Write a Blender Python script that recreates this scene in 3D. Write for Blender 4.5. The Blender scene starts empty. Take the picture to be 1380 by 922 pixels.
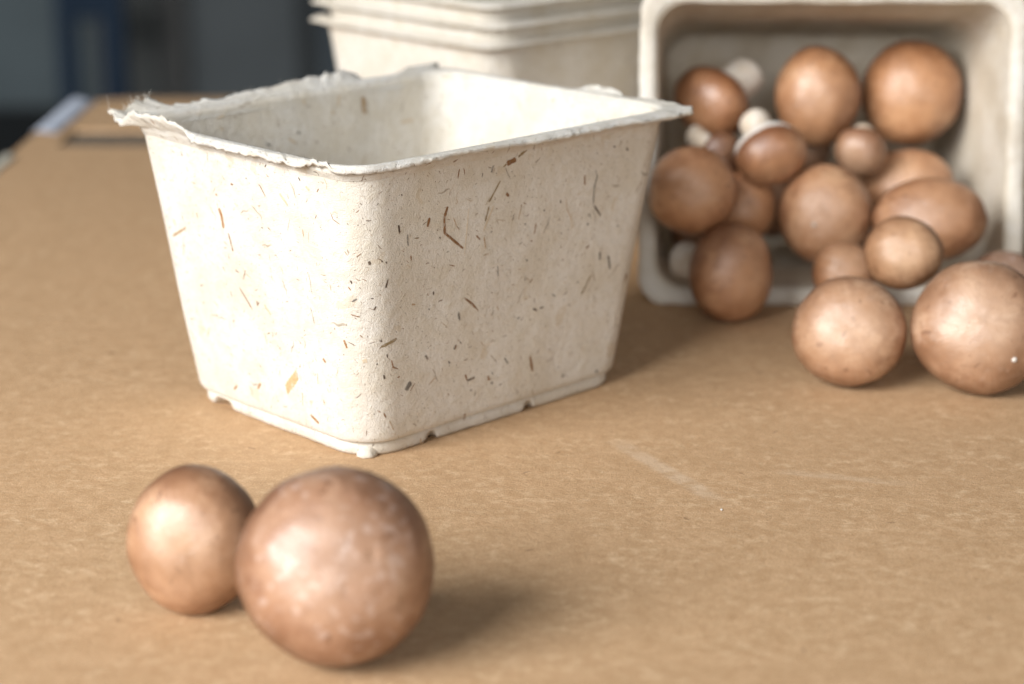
import bpy, bmesh, math, random
from mathutils import Vector, Matrix, noise as mnoise

# ------------------------------------------------------------------ camera, world, light, exposure
scene = bpy.context.scene
COL = scene.collection
R = math.radians

cam_data = bpy.data.cameras.new('camera')
cam = bpy.data.objects.new('camera', cam_data)
COL.objects.link(cam)
cam.location = (0.0368, -0.68, 0.2238)
cam.rotation_euler = (R(90 - 16.892), 0, 0)
cam_data.sensor_width = 36
cam_data.lens = 70.25
cam_data.clip_start = 0.01
cam_data.clip_end = 60
cam_data.dof.use_dof = True
cam_data.dof.focus_distance = 0.615
cam_data.dof.aperture_fstop = 7.1
cam_data.dof.aperture_blades = 0
scene.camera = cam

world = bpy.data.worlds.new('World')
scene.world = world
world.use_nodes = True
bg = world.node_tree.nodes['Background']
bg.inputs['Color'].default_value = (0.89, 0.95, 1.0, 1)
bg.inputs['Strength'].default_value = 0.085


def area(name, loc, target, size, sizey, power, color):
    d = bpy.data.lights.new(name, 'AREA')
    d.shape = 'RECTANGLE'
    d.size, d.size_y = size, sizey
    d.energy = power
    d.color = color
    o = bpy.data.objects.new(name, d)
    COL.objects.link(o)
    o.location = loc
    o.rotation_euler = (Vector(target) - Vector(loc)).to_track_quat('-Z', 'Y').to_euler()
    return o


# one big soft window-like source from the left, a little in front of the carton
area('window_light', (-1.42, -1.46, 1.12), (0.03, 0.0, 0.04), 1.5, 1.1, 101, (1.0, 0.995, 0.985))
# the open front of the place, behind and above the camera
area('front_light', (0.22, -2.35, 0.74), (0.05, 0.0, 0.04), 1.7, 1.0, 20, (1.0, 0.992, 0.975))

scene.view_settings.view_transform = 'Standard'
scene.view_settings.look = 'None'
scene.view_settings.exposure = 0.0
scene.view_settings.gamma = 1.0
scene.view_settings.use_curve_mapping = False
scene.render.engine = 'CYCLES'
scene.cycles.use_denoising = True
scene.cycles.max_bounces = 6
scene.cycles.use_adaptive_sampling = True
scene.cycles.adaptive_threshold = 0.03
FLECKS = [
    ('ochre', 1.4, 1, [(-66.88, 75.52), (-65.58, 73.26), (-64.78, 68.84)]),
    ('brown', 0.62, 1, [(-62.34, 67.62), (-61.35, 64.88), (-60.42, 61.55)]),
    ('tan', 0.97, 1, [(-94.37, 60.67), (-86.3, 65.22)]),
    ('brown', 0.38, 1, [(-44.34, 87.39), (-41.37, 83.89)]),
    ('pale', 0.89, 1, [(-33.97, 85.92), (-30.08, 82.63)]),
    ('brown', 0.76, 0, [(-59.46, 85.09), (-58.21, 84.97)]),
    ('dark', 0.59, 0, [(-23.96, 93.02), (-23.11, 91.99)]),
    ('pale', 1.02, 0, [(-20.66, 90.61), (-18.77, 89.6)]),
    ('brown', 0.44, 0, [(-15.22, 89.57), (-14.33, 90.88)]),
    ('dark', 0.53, 0, [(-51.21, 88.57), (-50.8, 88.04)]),
    ('dark', 0.45, 0, [(-40.84, 93.63), (-40.01, 94.78)]),
    ('brown', 0.25, 1, [(-9.17, 83.88), (-8.29, 81.85), (-5.67, 80.48)]),
    ('tan', 0.52, 1, [(-23.18, 75.93), (-22.76, 73.63)]),
    ('brown', 0.29, 0, [(-0.7, 70.05), (0.8, 71.3)]),
    ('tan', 0.29, 0, [(-4.42, 71.88), (-3.54, 70.55)]),
    ('dark', 0.8, 0, [(3.11, 68.62), (3.44, 67.42)]),
    ('dark', 0.66, 1, [(14.31, 78.99), (14.6, 76.35)]),
    ('slate', 0.52, 1, [(17.78, 74.6), (17.87, 71.42)]),
    ('dark', 0.29, 0, [(6.14, 86.62), (6.96, 87.3)]),
    ('dark', 0.44, 0, [(7.21, 68.5), (7.5, 67.86)]),
    ('dark', 0.44, 0, [(8.64, 67.89), (8.95, 67.24)]),
    ('tan', 0.27, 1, [(-71.2, 94.02), (-71.33, 90.76)]),
    ('tan', 0.39, 0, [(-81.21, 82.4), (-78.89, 81.94)]),
    ('pale', 0.8, 1, [(-93.52, 67.1), (-92.47, 64.71)]),
    ('dark', 0.38, 0, [(-44.47, 72.9), (-43.28, 72.55)]),
    ('ochre', 0.77, 0, [(-68.04, 80.1), (-67.16, 79.92)]),
    ('brown', 0.37, 0, [(18.85, 68.05), (18.98, 66.03)]),
    ('tan', 0.39, 0, [(-79.48, 71.67), (-78.79, 69.69)]),
    ('brown', 1.04, 1, [(26.22, 76.25), (27.31, 79.23)]),
    ('brown', 0.97, 1, [(35.13, 81.47), (33.53, 78.16), (33.52, 72.96), (41.32, 66.27)]),
    ('tan', 0.38, 1, [(37.39, 77.49), (38.87, 74.02), (39.88, 72.87)]),
    ('pale', 0.3, 1, [(44.13, 79.55), (41.8, 63.73)]),
    ('olive', 0.69, 1, [(58.39, 86.47), (53.04, 80.06)]),
    ('olive', 0.69, 1, [(53.02, 78.45), (51.39, 73.85)]),
    ('pale', 0.46, 1, [(55.14, 78.49), (50.3, 70.36)]),
    ('olive', 0.92, 1, [(71.4, 95.85), (66.43, 93.28)]),
    ('brown', 1.83, 1, [(65.35, 92.64), (61.28, 91.73)]),
    ('olive', 0.76, 0, [(61.07, 91.68), (59.79, 90.83)]),
    ('slate', 0.76, 1, [(55.25, 92.17), (54.39, 89.9)]),
    ('brown', 0.45, 1, [(39.68, 90.22), (40.45, 93.25)]),
    ('brown', 0.37, 1, [(42.76, 90.92), (42.29, 93.36)]),
    ('dark', 0.38, 0, [(50.29, 88.95), (50.51, 90.35)]),
    ('brown', 1.0, 0, [(60.82, 81.86), (62.11, 80.59)]),
    ('brown', 0.72, 1, [(97.79, 82.33), (97.64, 78.81)]),
    ('slate', 0.56, 1, [(103.0, 83.2), (103.88, 80.95), (102.56, 77.34), (102.14, 70.59)]),
    ('dark', 0.73, 1, [(102.73, 70.49), (106.03, 66.31)]),
    ('dark', 0.8, 0, [(111.97, 90.61), (112.44, 89.91)]),
    ('dark', 0.81, 0, [(118.44, 88.93), (119.09, 87.73)]),
    ('tan', 0.32, 1, [(88.96, 75.33), (89.36, 71.89), (91.97, 67.02)]),
    ('dark', 0.55, 0, [(86.23, 75.37), (86.48, 74.06)]),
    ('brown', 0.54, 0, [(68.07, 76.73), (67.85, 75.53)]),
    ('tan', 0.31, 1, [(67.85, 75.53), (66.43, 71.64)]),
    ('brown', 0.47, 1, [(74.72, 68.94), (73.85, 65.31)]),
    ('dark', 0.55, 0, [(69.52, 69.91), (69.94, 69.21)]),
    ('dark', 0.55, 0, [(78.38, 73.23), (78.81, 72.52)]),
    ('dark', 0.56, 0, [(86.64, 63.59), (87.08, 62.87)]),
    ('slate', 0.73, 0, [(99.48, 64.66), (99.94, 63.93)]),
    ('slate', 0.56, 0, [(100.21, 67.91), (101.07, 66.47)]),
    ('dark', 0.58, 1, [(14.45, 78.73), (14.56, 76.36)]),
    ('dark', 0.51, 0, [(15.89, 88.87), (16.23, 88.24)]),
    ('slate', 0.52, 1, [(17.96, 75.35), (17.67, 72.64)]),
    ('olive', 0.44, 0, [(20.66, 73.44), (22.64, 73.24)]),
    ('dark', 0.6, 0, [(31.27, 72.06), (31.64, 71.39)]),
    ('dark', 0.45, 0, [(38.87, 74.18), (39.88, 73.03)]),
    ('brown', 0.53, 0, [(47.13, 69.71), (48.9, 67.91)]),
    ('tan', 0.54, 1, [(50.6, 68.67), (51.3, 64.42)]),
    ('dark', 0.38, 0, [(53.47, 69.38), (54.12, 69.84)]),
    ('brown', 0.52, 0, [(19.0, 68.02), (19.15, 66.4)]),
    ('slate', 0.98, 1, [(105.92, 52.98), (106.0, 49.88)]),
    ('slate', 0.99, 1, [(110.19, 50.85), (111.44, 45.46)]),
    ('brown', 0.65, 0, [(98.97, 55.59), (100.48, 56.35)]),
    ('slate', 0.63, 0, [(70.11, 57.02), (70.53, 56.31)]),
    ('slate', 0.66, 0, [(114.47, 61.42), (114.95, 60.68)]),
    ('tan', 0.38, 0, [(50.21, 62.15), (52.56, 62.37)]),
    ('brown', 0.38, 0, [(35.02, 61.75), (37.58, 60.84)]),
    ('brown', 0.55, 1, [(-58.41, 48.95), (-52.04, 42.28)]),
    ('brown', 0.39, 1, [(-55.74, 52.53), (-54.25, 55.94)]),
    ('tan', 0.27, 0, [(-53.99, 54.74), (-51.56, 53.71)]),
    ('brown', 0.78, 0, [(-49.14, 46.03), (-49.04, 44.36)]),
    ('pale', 0.77, 1, [(-45.41, 45.55), (-42.19, 42.44)]),
    ('pale', 0.81, 1, [(-77.15, 30.47), (-78.69, 26.57)]),
    ('olive', 0.47, 0, [(-45.11, 35.08), (-43.28, 35.83)]),
    ('straw', 3.13, 1, [(-35.88, 17.07), (-29.86, 23.99)]),
    ('ochre', 1.06, 0, [(-16.15, 32.93), (-14.8, 31.83)]),
    ('ochre', 1.11, 0, [(-51.59, 13.43), (-50.07, 15.84)]),
    ('ochre', 0.81, 0, [(-65.49, 9.71), (-63.57, 11.54)]),
    ('ochre', 1.08, 1, [(-23.74, 10.85), (-19.74, 8.86)]),
    ('tan', 0.27, 1, [(-19.31, 26.96), (-19.22, 23.17)]),
    ('tan', 0.46, 0, [(-16.93, 18.03), (-16.19, 16.5)]),
    ('tan', 0.27, 1, [(-27.62, 18.09), (-27.61, 13.33)]),
    ('dark', 0.51, 0, [(-2.8, 62.21), (-2.46, 61.04)]),
    ('ochre', 0.37, 0, [(-3.66, 60.0), (-2.93, 58.86)]),
    ('slate', 0.59, 0, [(-2.69, 55.04), (-1.0, 56.07)]),
    ('dark', 0.37, 0, [(3.28, 56.13), (4.18, 55.98)]),
    ('brown', 0.44, 1, [(-3.25, 50.65), (-0.48, 49.81)]),
    ('dark', 0.59, 0, [(4.12, 51.96), (4.93, 53.25)]),
    ('dark', 0.95, 0, [(3.24, 68.29), (3.37, 67.73)]),
    ('dark', 0.52, 1, [(9.31, 62.06), (8.39, 59.03)]),
    ('ochre', 0.74, 1, [(-6.1, 41.55), (-5.11, 38.81)]),
    ('brown', 0.37, 0, [(-0.63, 43.63), (0.24, 42.82)]),
    ('tan', 0.3, 0, [(-10.6, 59.77), (-10.15, 57.86)]),
    ('brown', 0.37, 0, [(-9.7, 45.13), (-9.32, 44.6)]),
    ('dark', 0.53, 0, [(28.5, 53.77), (28.27, 52.58)]),
    ('brown', 0.31, 1, [(41.38, 49.06), (46.41, 44.23)]),
    ('slate', 0.77, 1, [(38.77, 44.41), (39.15, 41.97)]),
    ('olive', 1.05, 1, [(12.24, 40.78), (6.2, 39.1)]),
    ('dark', 0.67, 0, [(6.12, 41.47), (6.41, 40.81)]),
    ('tan', 0.67, 0, [(18.9, 51.24), (20.4, 50.92)]),
    ('dark', 0.45, 0, [(8.21, 36.28), (8.35, 35.02)]),
    ('dark', 0.45, 0, [(4.43, 33.55), (4.8, 33.01)]),
    ('brown', 0.45, 1, [(9.79, 33.88), (10.39, 31.25), (12.36, 30.2)]),
    ('dark', 0.68, 0, [(6.69, 29.25), (7.06, 27.77)]),
    ('brown', 0.53, 0, [(11.95, 27.11), (12.97, 27.46)]),
    ('slate', 1.68, 1, [(15.31, 21.91), (17.53, 24.25)]),
    ('brown', 0.38, 1, [(17.12, 21.21), (19.25, 23.5)]),
    ('slate', 0.92, 0, [(24.13, 32.25), (25.12, 30.75)]),
    ('slate', 0.62, 0, [(36.63, 31.51), (37.51, 33.01)]),
    ('brown', 0.46, 0, [(6.25, 15.85), (6.86, 14.05)]),
    ('tan', 0.3, 1, [(8.12, 12.77), (9.58, 9.01)]),
    ('brown', 0.63, 0, [(41.78, 21.27), (42.5, 18.92)]),
    ('slate', 0.63, 1, [(42.5, 18.74), (45.86, 18.98)]),
    ('slate', 0.71, 0, [(44.19, 15.16), (44.58, 14.4)]),
    ('dark', 0.54, 0, [(34.25, 27.93), (34.63, 27.2)]),
    ('dark', 0.54, 0, [(39.44, 33.75), (39.83, 33.02)]),
    ('tan', 0.47, 0, [(21.01, 2.95), (21.37, 1.1)]),
    ('brown', 0.47, 0, [(41.33, 6.9), (41.19, 4.72)]),
    ('pale', 1.64, 0, [(-0.05, 34.45), (1.45, 34.76)]),
    ('brown', 0.46, 1, [(41.6, 49.02), (45.27, 46.16), (47.9, 42.9)]),
    ('slate', 0.47, 1, [(56.65, 57.32), (56.85, 53.5)]),
    ('brown', 0.97, 1, [(71.84, 21.27), (73.01, 15.17)]),
    ('dark', 0.8, 0, [(73.47, 38.37), (75.18, 37.4)]),
    ('dark', 0.8, 0, [(76.66, 37.88), (78.37, 37.95)]),
    ('slate', 0.69, 1, [(38.89, 44.55), (39.36, 41.51)]),
    ('slate', 0.48, 0, [(82.35, 41.95), (84.1, 40.72)]),
    ('slate', 0.56, 0, [(65.93, 36.05), (67.39, 36.61)]),
    ('olive', 0.74, 1, [(101.63, 45.13), (97.01, 38.96)]),
    ('brown', 0.67, 1, [(120.58, 41.86), (119.45, 38.92)]),
    ('brown', 0.7, 0, [(37.06, 31.58), (37.83, 32.94)]),
    ('slate', 0.54, 0, [(34.46, 27.63), (34.84, 26.89)]),
    ('brown', 0.55, 1, [(41.68, 21.29), (42.72, 18.43)]),
    ('dark', 0.71, 1, [(43.26, 18.73), (45.98, 19.22)]),
    ('brown', 0.71, 0, [(51.98, 18.39), (52.52, 16.5)]),
    ('slate', 0.64, 0, [(53.99, 19.13), (54.4, 18.37)]),
    ('slate', 0.95, 0, [(53.63, 15.69), (54.04, 14.92)]),
    ('slate', 0.47, 0, [(44.09, 15.18), (44.49, 14.43)]),
    ('brown', 0.55, 1, [(40.87, 4.36), (41.67, 6.81)]),
    ('tan', 0.31, 0, [(56.56, 42.95), (57.1, 41.13)]),
    ('slate', 0.56, 1, [(59.77, 23.17), (61.43, 20.57)]),
    ('brown', 0.69, 0, [(24.24, 32.22), (25.03, 30.77)]),
    ('tan', 0.39, 1, [(25.82, 21.65), (28.47, 23.58)]),
    ('brown', 0.4, 0, [(71.51, 48.04), (73.19, 49.43)]),
    ('slate', 0.39, 0, [(69.83, 50.95), (69.61, 49.28)]),
    ('dark', 0.53, 0, [(28.2, 53.83), (28.48, 52.54)]),
    ('dark', 0.53, 0, [(26.13, 48.39), (26.5, 47.69)]),
    ('slate', 0.57, 0, [(94.91, 44.14), (95.37, 43.39)]),
    ('slate', 1.16, 0, [(88.02, 9.97), (88.98, 9.38)]),
    ('slate', 1.18, 0, [(104.99, 7.42), (106.22, 7.13)]),
]


# ------------------------------------------------------------------ helpers
def tag(o, label=None, cat=None, group=None, kind=None):
    if label: o['label'] = label
    if cat: o['category'] = cat
    if group: o['group'] = group
    if kind: o['kind'] = kind
    return o


def empty(name, loc=(0, 0, 0)):
    o = bpy.data.objects.new(name, None)
    o.empty_display_size = 0.01
    COL.objects.link(o)
    o.location = loc
    return o


def mesh_obj(name, verts, faces, mat, parent=None, smooth=True, uvs=None):
    me = bpy.data.meshes.new(name)
    me.from_pydata([tuple(v) for v in verts], [], faces)
    if uvs is not None:
        lay = me.uv_layers.new(name='UVMap')
        for lp in me.loops:
            lay.data[lp.index].uv = uvs[lp.vertex_index]
    me.validate()
    me.materials.append(mat)
    if smooth:
        me.polygons.foreach_set('use_smooth', [True] * len(me.polygons))
    me.update()
    o = bpy.data.objects.new(name, me)
    COL.objects.link(o)
    if parent is not None: o.parent = parent
    return o


def box_obj(name, lo, hi, mat, parent=None, bevel=0.0):
    bm = bmesh.new()
    bmesh.ops.create_cube(bm, size=1.0)
    for v in bm.verts:
        v.co = Vector([(lo[i] + hi[i]) / 2 + v.co[i] * (hi[i] - lo[i]) for i in range(3)])
    if bevel > 0:
        bmesh.ops.bevel(bm, geom=bm.edges[:], offset=bevel, segments=2, affect='EDGES', profile=0.5)
    me = bpy.data.meshes.new(name)
    bm.to_mesh(me); bm.free()
    me.materials.append(mat)
    o = bpy.data.objects.new(name, me)
    COL.objects.link(o)
    if parent is not None: o.parent = parent
    return o


def n1(x, seed=0.0):
    return mnoise.noise(Vector((x, seed * 17.31 + 3.7, seed * 5.13)))


def fbm(x, seed=0.0, o=3):
    s, a = 0.0, 1.0
    for k in range(o):
        s += a * n1(x * 2 ** k, seed + k)
        a *= 0.5
    return s


def sstep(a, b, x):
    t = max(0.0, min(1.0, (x - a) / (b - a)))
    return t * t * (3 - 2 * t)


def bump01(x, a, b, soft):
    return sstep(a - soft, a + soft, x) * (1 - sstep(b - soft, b + soft, x))


# ------------------------------------------------------------------ node helpers
class NT:
    def __init__(self, name):
        self.m = bpy.data.materials.new(name)
        self.m.use_nodes = True
        self.t = self.m.node_tree
        self.b = self.t.nodes['Principled BSDF']

    def n(self, typ, **kw):
        nd = self.t.nodes.new(typ)
        for k, v in kw.items(): setattr(nd, k, v)
        return nd

    def put(self, sock, v):
        if isinstance(v, bpy.types.NodeSocket): self.t.links.new(v, sock)
        elif v is not None: sock.default_value = v

    def math(self, op, a, b=None, c=None, clamp=False):
        nd = self.n('ShaderNodeMath', operation=op, use_clamp=clamp)
        self.put(nd.inputs[0], a)
        if b is not None: self.put(nd.inputs[1], b)
        if c is not None: self.put(nd.inputs[2], c)
        return nd.outputs[0]

    def vmath(self, op, a, b=None, scale=None):
        nd = self.n('ShaderNodeVectorMath', operation=op)
        self.put(nd.inputs[0], a)
        if b is not None: self.put(nd.inputs[1], b)
        if scale is not None: self.put(nd.inputs['Scale'], scale)
        return nd.outputs['Value'] if op in ('DOT_PRODUCT', 'LENGTH', 'DISTANCE') else nd.outputs[0]

    def mix(self, fac, a, b, blend='MIX'):
        nd = self.n('ShaderNodeMix', data_type='RGBA', blend_type=blend)
        self.put(nd.inputs[0], fac)
        self.put(nd.inputs[6], a if isinstance(a, bpy.types.NodeSocket) else (*a, 1) if len(a) == 3 else a)
        self.put(nd.inputs[7], b if isinstance(b, bpy.types.NodeSocket) else (*b, 1) if len(b) == 3 else b)
        return nd.outputs[2]

    def noise(self, vec, scale, detail=3, rough=0.55, dims='3D', distort=0.0):
        nd = self.n('ShaderNodeTexNoise', noise_dimensions=dims)
        self.put(nd.inputs['Vector'], vec)
        nd.inputs['Scale'].default_value = scale
        nd.inputs['Detail'].default_value = detail
        nd.inputs['Roughness'].default_value = rough
        nd.inputs['Distortion'].default_value = distort
        return nd.outputs['Fac']

    def ramp(self, fac, stops, interp='LINEAR'):
        nd = self.n('ShaderNodeValToRGB')
        nd.color_ramp.interpolation = interp
        el = nd.color_ramp.elements
        while len(el) > len(stops): el.remove(el[-1])
        while len(el) < len(stops): el.new(0.5)
        for e, (p, c) in zip(el, stops):
            e.position = p
            e.color = (*c, 1) if len(c) == 3 else c
        self.put(nd.inputs[0], fac)
        return nd.outputs[0]

    def maprange(self, v, a, b, c=0.0, d=1.0, smooth=True):
        nd = self.n('ShaderNodeMapRange', interpolation_type='SMOOTHSTEP' if smooth else 'LINEAR')
        self.put(nd.inputs[0], v)
        for i, x in enumerate((a, b, c, d)): nd.inputs[i + 1].default_value = x
        return nd.outputs[0]

    def bump(self, height, dist, strength=1.0, normal=None):
        nd = self.n('ShaderNodeBump')
        nd.inputs['Strength'].default_value = strength
        nd.inputs['Distance'].default_value = dist
        self.put(nd.inputs['Height'], height)
        if normal is not None: self.put(nd.inputs['Normal'], normal)
        return nd.outputs[0]

    def strokes(self, vec, cell, length, aspect, keep, seed=0.0, dims='2D', wob=0.25):
        """short randomly turned strokes, one per Voronoi cell: returns mask, random colour"""
        sc = 1.0 / cell
        v = self.vmath('ADD', vec, (seed * 1.37, seed * 0.71, 0.0))
        if not hasattr(self, 'wn'):          # one shared wobble keeps the shader cheap
            wn = self.n('ShaderNodeTexNoise', noise_dimensions='2D' if dims == '2D' else '3D')
            self.put(wn.inputs['Vector'], vec); wn.inputs['Scale'].default_value = 330
            wn.inputs['Detail'].default_value = 0
            self.wn = self.vmath('SUBTRACT', wn.outputs['Color'], (0.5, 0.5, 0.5))
        v = self.vmath('ADD', v, self.vmath('SCALE', self.wn, scale=.0045 * wob))
        vs = self.vmath('SCALE', v, scale=sc)
        vo = self.n('ShaderNodeTexVoronoi', voronoi_dimensions=dims, feature='F1')
        vo.inputs['Scale'].default_value = 1.0
        self.put(vo.inputs['Vector'], vs)
        d = self.vmath('SUBTRACT', vs, vo.outputs['Position'])
        sep = self.n('ShaderNodeSeparateColor'); self.put(sep.inputs[0], vo.outputs['Color'])
        rot = self.n('ShaderNodeVectorRotate', rotation_type='Z_AXIS')
        self.put(rot.inputs['Vector'], d)
        self.put(rot.inputs['Angle'], self.math('MULTIPLY', sep.outputs[0], 6.283))
        xyz = self.n('ShaderNodeSeparateXYZ'); self.put(xyz.inputs[0], rot.outputs[0])
        ln = self.math('MULTIPLY_ADD', sep.outputs[1], length * 0.75, length * 0.25)
        u = self.math('DIVIDE', xyz.outputs[0], ln)
        w = self.math('DIVIDE', xyz.outputs[1], self.math('MULTIPLY', ln, aspect))
        e = self.math('ADD', self.math('MULTIPLY', u, u), self.math('MULTIPLY', w, w))
        m = self.maprange(e, 0.5, 1.1, 1.0, 0.0)
        k = self.math('LESS_THAN', sep.outputs[2], keep)
        return self.math('MULTIPLY', m, k), vo.outputs['Color']


def plain(name, col, rough=0.8, spec=0.3):
    t = NT(name)
    co = t.n('ShaderNodeTexCoord').outputs['Object']
    nz = t.noise(co, 900, 2)
    cc = t.mix(t.maprange(nz, .3, .7), [c * .86 for c in col], [min(1, c * 1.1) for c in col])
    if name.startswith('fleck'):             # pulp lies over parts of each straw bit
        cc = t.mix(t.maprange(t.noise(co, 520, 3, .65), .48, .70, .02, .5), cc, (.62, .57, .49))
    t.put(t.b.inputs['Base Color'], cc)
    t.b.inputs['Roughness'].default_value = rough
    t.b.inputs['Specular IOR Level'].default_value = spec
    return t.m


# ------------------------------------------------------------------ materials
def pulp_material(name, base=(0.735, 0.708, 0.658), fleck=1.35, dirty=0.0):
    t = NT(name)
    tc = t.n('ShaderNodeTexCoord')
    uv, ob = tc.outputs['UV'], tc.outputs['Object']
    big = t.noise(ob, 55, 2, 0.6)
    mid = t.noise(ob, 320, 3, 0.6)
    fine = t.noise(ob, 2600, 1, 0.65)
    c = t.mix(t.maprange(big, .35, .7), base, (base[0] * .90, base[1] * .865, base[2] * .80))
    c = t.mix(t.maprange(mid, .42, .72, 0, .5), c, (base[0] * .84, base[1] * .79, base[2] * .69))
    c = t.mix(t.maprange(fine, .3, .72, 0, .5), c, (base[0] * .82, base[1] * .78, base[2] * .70))
    # pale long fibres, then brown, ochre and black bits of straw
    m, rc = t.strokes(uv, .0032, .46, .045, .75, 3.1, wob=.6)
    c = t.mix(t.math('MULTIPLY', m, .30), c, (.93, .90, .84))
    m, rc = t.strokes(uv, .0036, .47, .05, .62, 7.7, wob=.7)
    c = t.mix(t.math('MULTIPLY', m, .32 * fleck), c, (.46, .31, .16))
    m, rc = t.strokes(uv, .0105, .36, .10, .34, 1.9, wob=.35)
    col = t.ramp(rc, [(0, (.20, .11, .05)), (.4, (.36, .22, .09)), (.7, (.17, .13, .09)), (1, (.48, .33, .15))])
    c = t.mix(t.math('MULTIPLY', m, .42 * fleck), c, col)
    m, rc = t.strokes(uv, .0046, .27, .17, .36, 5.3, wob=.3)
    col = t.ramp(rc, [(0, (.09, .055, .03)), (.5, (.26, .13, .05)), (1, (.12, .105, .09))])
    c = t.mix(t.math('MULTIPLY', m, .62 * fleck), c, col)
    m, rc = t.strokes(uv, .0021, .19, .45, .26, 9.2, wob=.2)
    c = t.mix(t.math('MULTIPLY', m, .55 * fleck), c, (.14, .09, .05))
    m, rc = t.strokes(uv, .0031, .30, .13, .32, 31.3, wob=.4)
    c = t.mix(t.math('MULTIPLY', m, .5 * fleck), c, t.ramp(rc, [(0, (.10, .07, .045)), (.6, (.30, .19, .10)), (1, (.16, .14, .12))]))
    m, rc = t.strokes(uv, .021, .22, .6, .3, 12.4, wob=.9)
    c = t.mix(t.math('MULTIPLY', m, .22 * fleck), c, (.52, .40, .24))
    if dirty:
        c = t.mix(t.maprange(t.noise(ob, 28, 5, .65), .48, .72, 0, dirty), c, (.33, .26, .19))
    t.put(t.b.inputs['Base Color'], c)
    t.b.inputs['Roughness'].default_value = 0.93
    t.b.inputs['Specular IOR Level'].default_value = 0.18
    h = t.math('ADD', t.math('MULTIPLY', mid, 1.0), t.math('MULTIPLY', fine, .55))
    t.put(t.b.inputs['Normal'], t.bump(h, .0005, 1.0))
    return t.m


def cap_material(name):
    t = NT(name)
    oi = t.n('ShaderNodeObjectInfo')
    ob0 = t.n('ShaderNodeTexCoord').outputs['Object']
    off = t.math('MULTIPLY', oi.outputs['Random'], 13.0)
    comb = t.n('ShaderNodeCombineXYZ')
    for i in range(3): t.put(comb.inputs[i], off)
    ob = t.vmath('ADD', ob0, comb.outputs[0])
    big = t.noise(ob, 62, 2, .55)
    mid = t.noise(ob, 210, 3, .6)
    fine = t.noise(ob, 1500, 1, .6)
    # fibrils that run from the crown to the margin
    xyz = t.n('ShaderNodeSeparateXYZ'); t.put(xyz.inputs[0], ob0)
    flat = t.n('ShaderNodeCombineXYZ'); t.put(flat.inputs[0], xyz.outputs[0]); t.put(flat.inputs[1], xyz.outputs[1])
    dirn = t.vmath('NORMALIZE', flat.outputs[0])
    rad = t.vmath('LENGTH', flat.outputs[0])
    fv = t.vmath('ADD', t.vmath('SCALE', dirn, scale=9.0), comb.outputs[0])
    zz = t.n('ShaderNodeCombineXYZ'); t.put(zz.inputs[2], t.math('MULTIPLY', rad, 60.0))
    fib = t.noise(t.vmath('ADD', fv, zz.outputs[0]), 3.0, 3, .65)
    c = t.ramp(big, [(.28, (.22, .118, .067)), (.47, (.335, .198, .124)), (.62, (.42, .272, .182)), (.8, (.52, .375, .27))])
    c = t.mix(t.maprange(mid, .44, .70, 0, .75), c, (.215, .105, .055))
    c = t.mix(t.maprange(fib, .40, .72, 0, .45), c, (.26, .125, .06))
    c = t.mix(t.maprange(fine, .35, .8, 0, .28), c, (.30, .15, .075))
    # small dark scuffs and pin-pricks
    m, _ = t.strokes(ob, .0062, .24, .5, .42, 2.0, dims='3D', wob=.6)
    c = t.mix(t.math('MULTIPLY', m, .6), c, (.13, .055, .025))
    # whitish scales left on the skin
    bl = t.noise(ob, 360, 1, .5)
    blm = t.math('MULTIPLY', t.maprange(bl, .54, .68), t.maprange(t.noise(ob, 70, 0), .42, .6))
    c = t.mix(t.math('MULTIPLY', blm, oi.outputs['Alpha']), c, (.58, .49, .45))
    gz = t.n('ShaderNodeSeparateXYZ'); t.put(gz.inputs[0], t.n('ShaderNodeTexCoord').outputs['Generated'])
    c = t.mix(t.maprange(t.math('ADD', gz.outputs[2], t.math('MULTIPLY', big, .5)), .50, 1.02, .92, 0), c, (.135, .058, .026))  # dark margin: skin pigment plus edge shading put into the colour
    c = t.mix(t.maprange(t.math('ADD', gz.outputs[2], t.math('MULTIPLY', mid, .4)), .92, 1.3, 0, .36), c, (.58, .41, .29))  # pale crown: skin tone with the lit centre's highlight painted in
    c = t.mix(1.0, c, oi.outputs['Color'], 'MULTIPLY')
    t.put(t.b.inputs['Base Color'], c)
    t.put(t.b.inputs['Roughness'], t.maprange(mid, .3, .75, .36, .52))
    t.b.inputs['Specular IOR Level'].default_value = 1.0
    t.b.inputs['Coat Weight'].default_value = .22
    t.b.inputs['Coat Roughness'].default_value = .44
    h = t.math('ADD', t.math('MULTIPLY', mid, 1.0), t.math('MULTIPLY', fib, .5))
    h = t.math('ADD', h, t.math('MULTIPLY', fine, .12))
    t.put(t.b.inputs['Normal'], t.bump(h, .0006, 0.55))
    return t.m


def flesh_material(name, col):
    t = NT(name)
    ob = t.n('ShaderNodeTexCoord').outputs['Object']
    a = t.noise(ob, 120, 4, .6)
    b = t.noise(ob, 700, 3, .6)
    c = t.mix(t.maprange(a, .44, .7, 0, .75), col, (col[0] * .8, col[1] * .66, col[2] * .5))
    c = t.mix(t.maprange(b, .4, .8, 0, .25), c, (col[0] * .75, col[1] * .68, col[2] * .6))
    t.put(t.b.inputs['Base Color'], c)
    t.b.inputs['Roughness'].default_value = .75
    t.put(t.b.inputs['Normal'], t.bump(a, .0008, .5))
    return t.m


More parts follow.
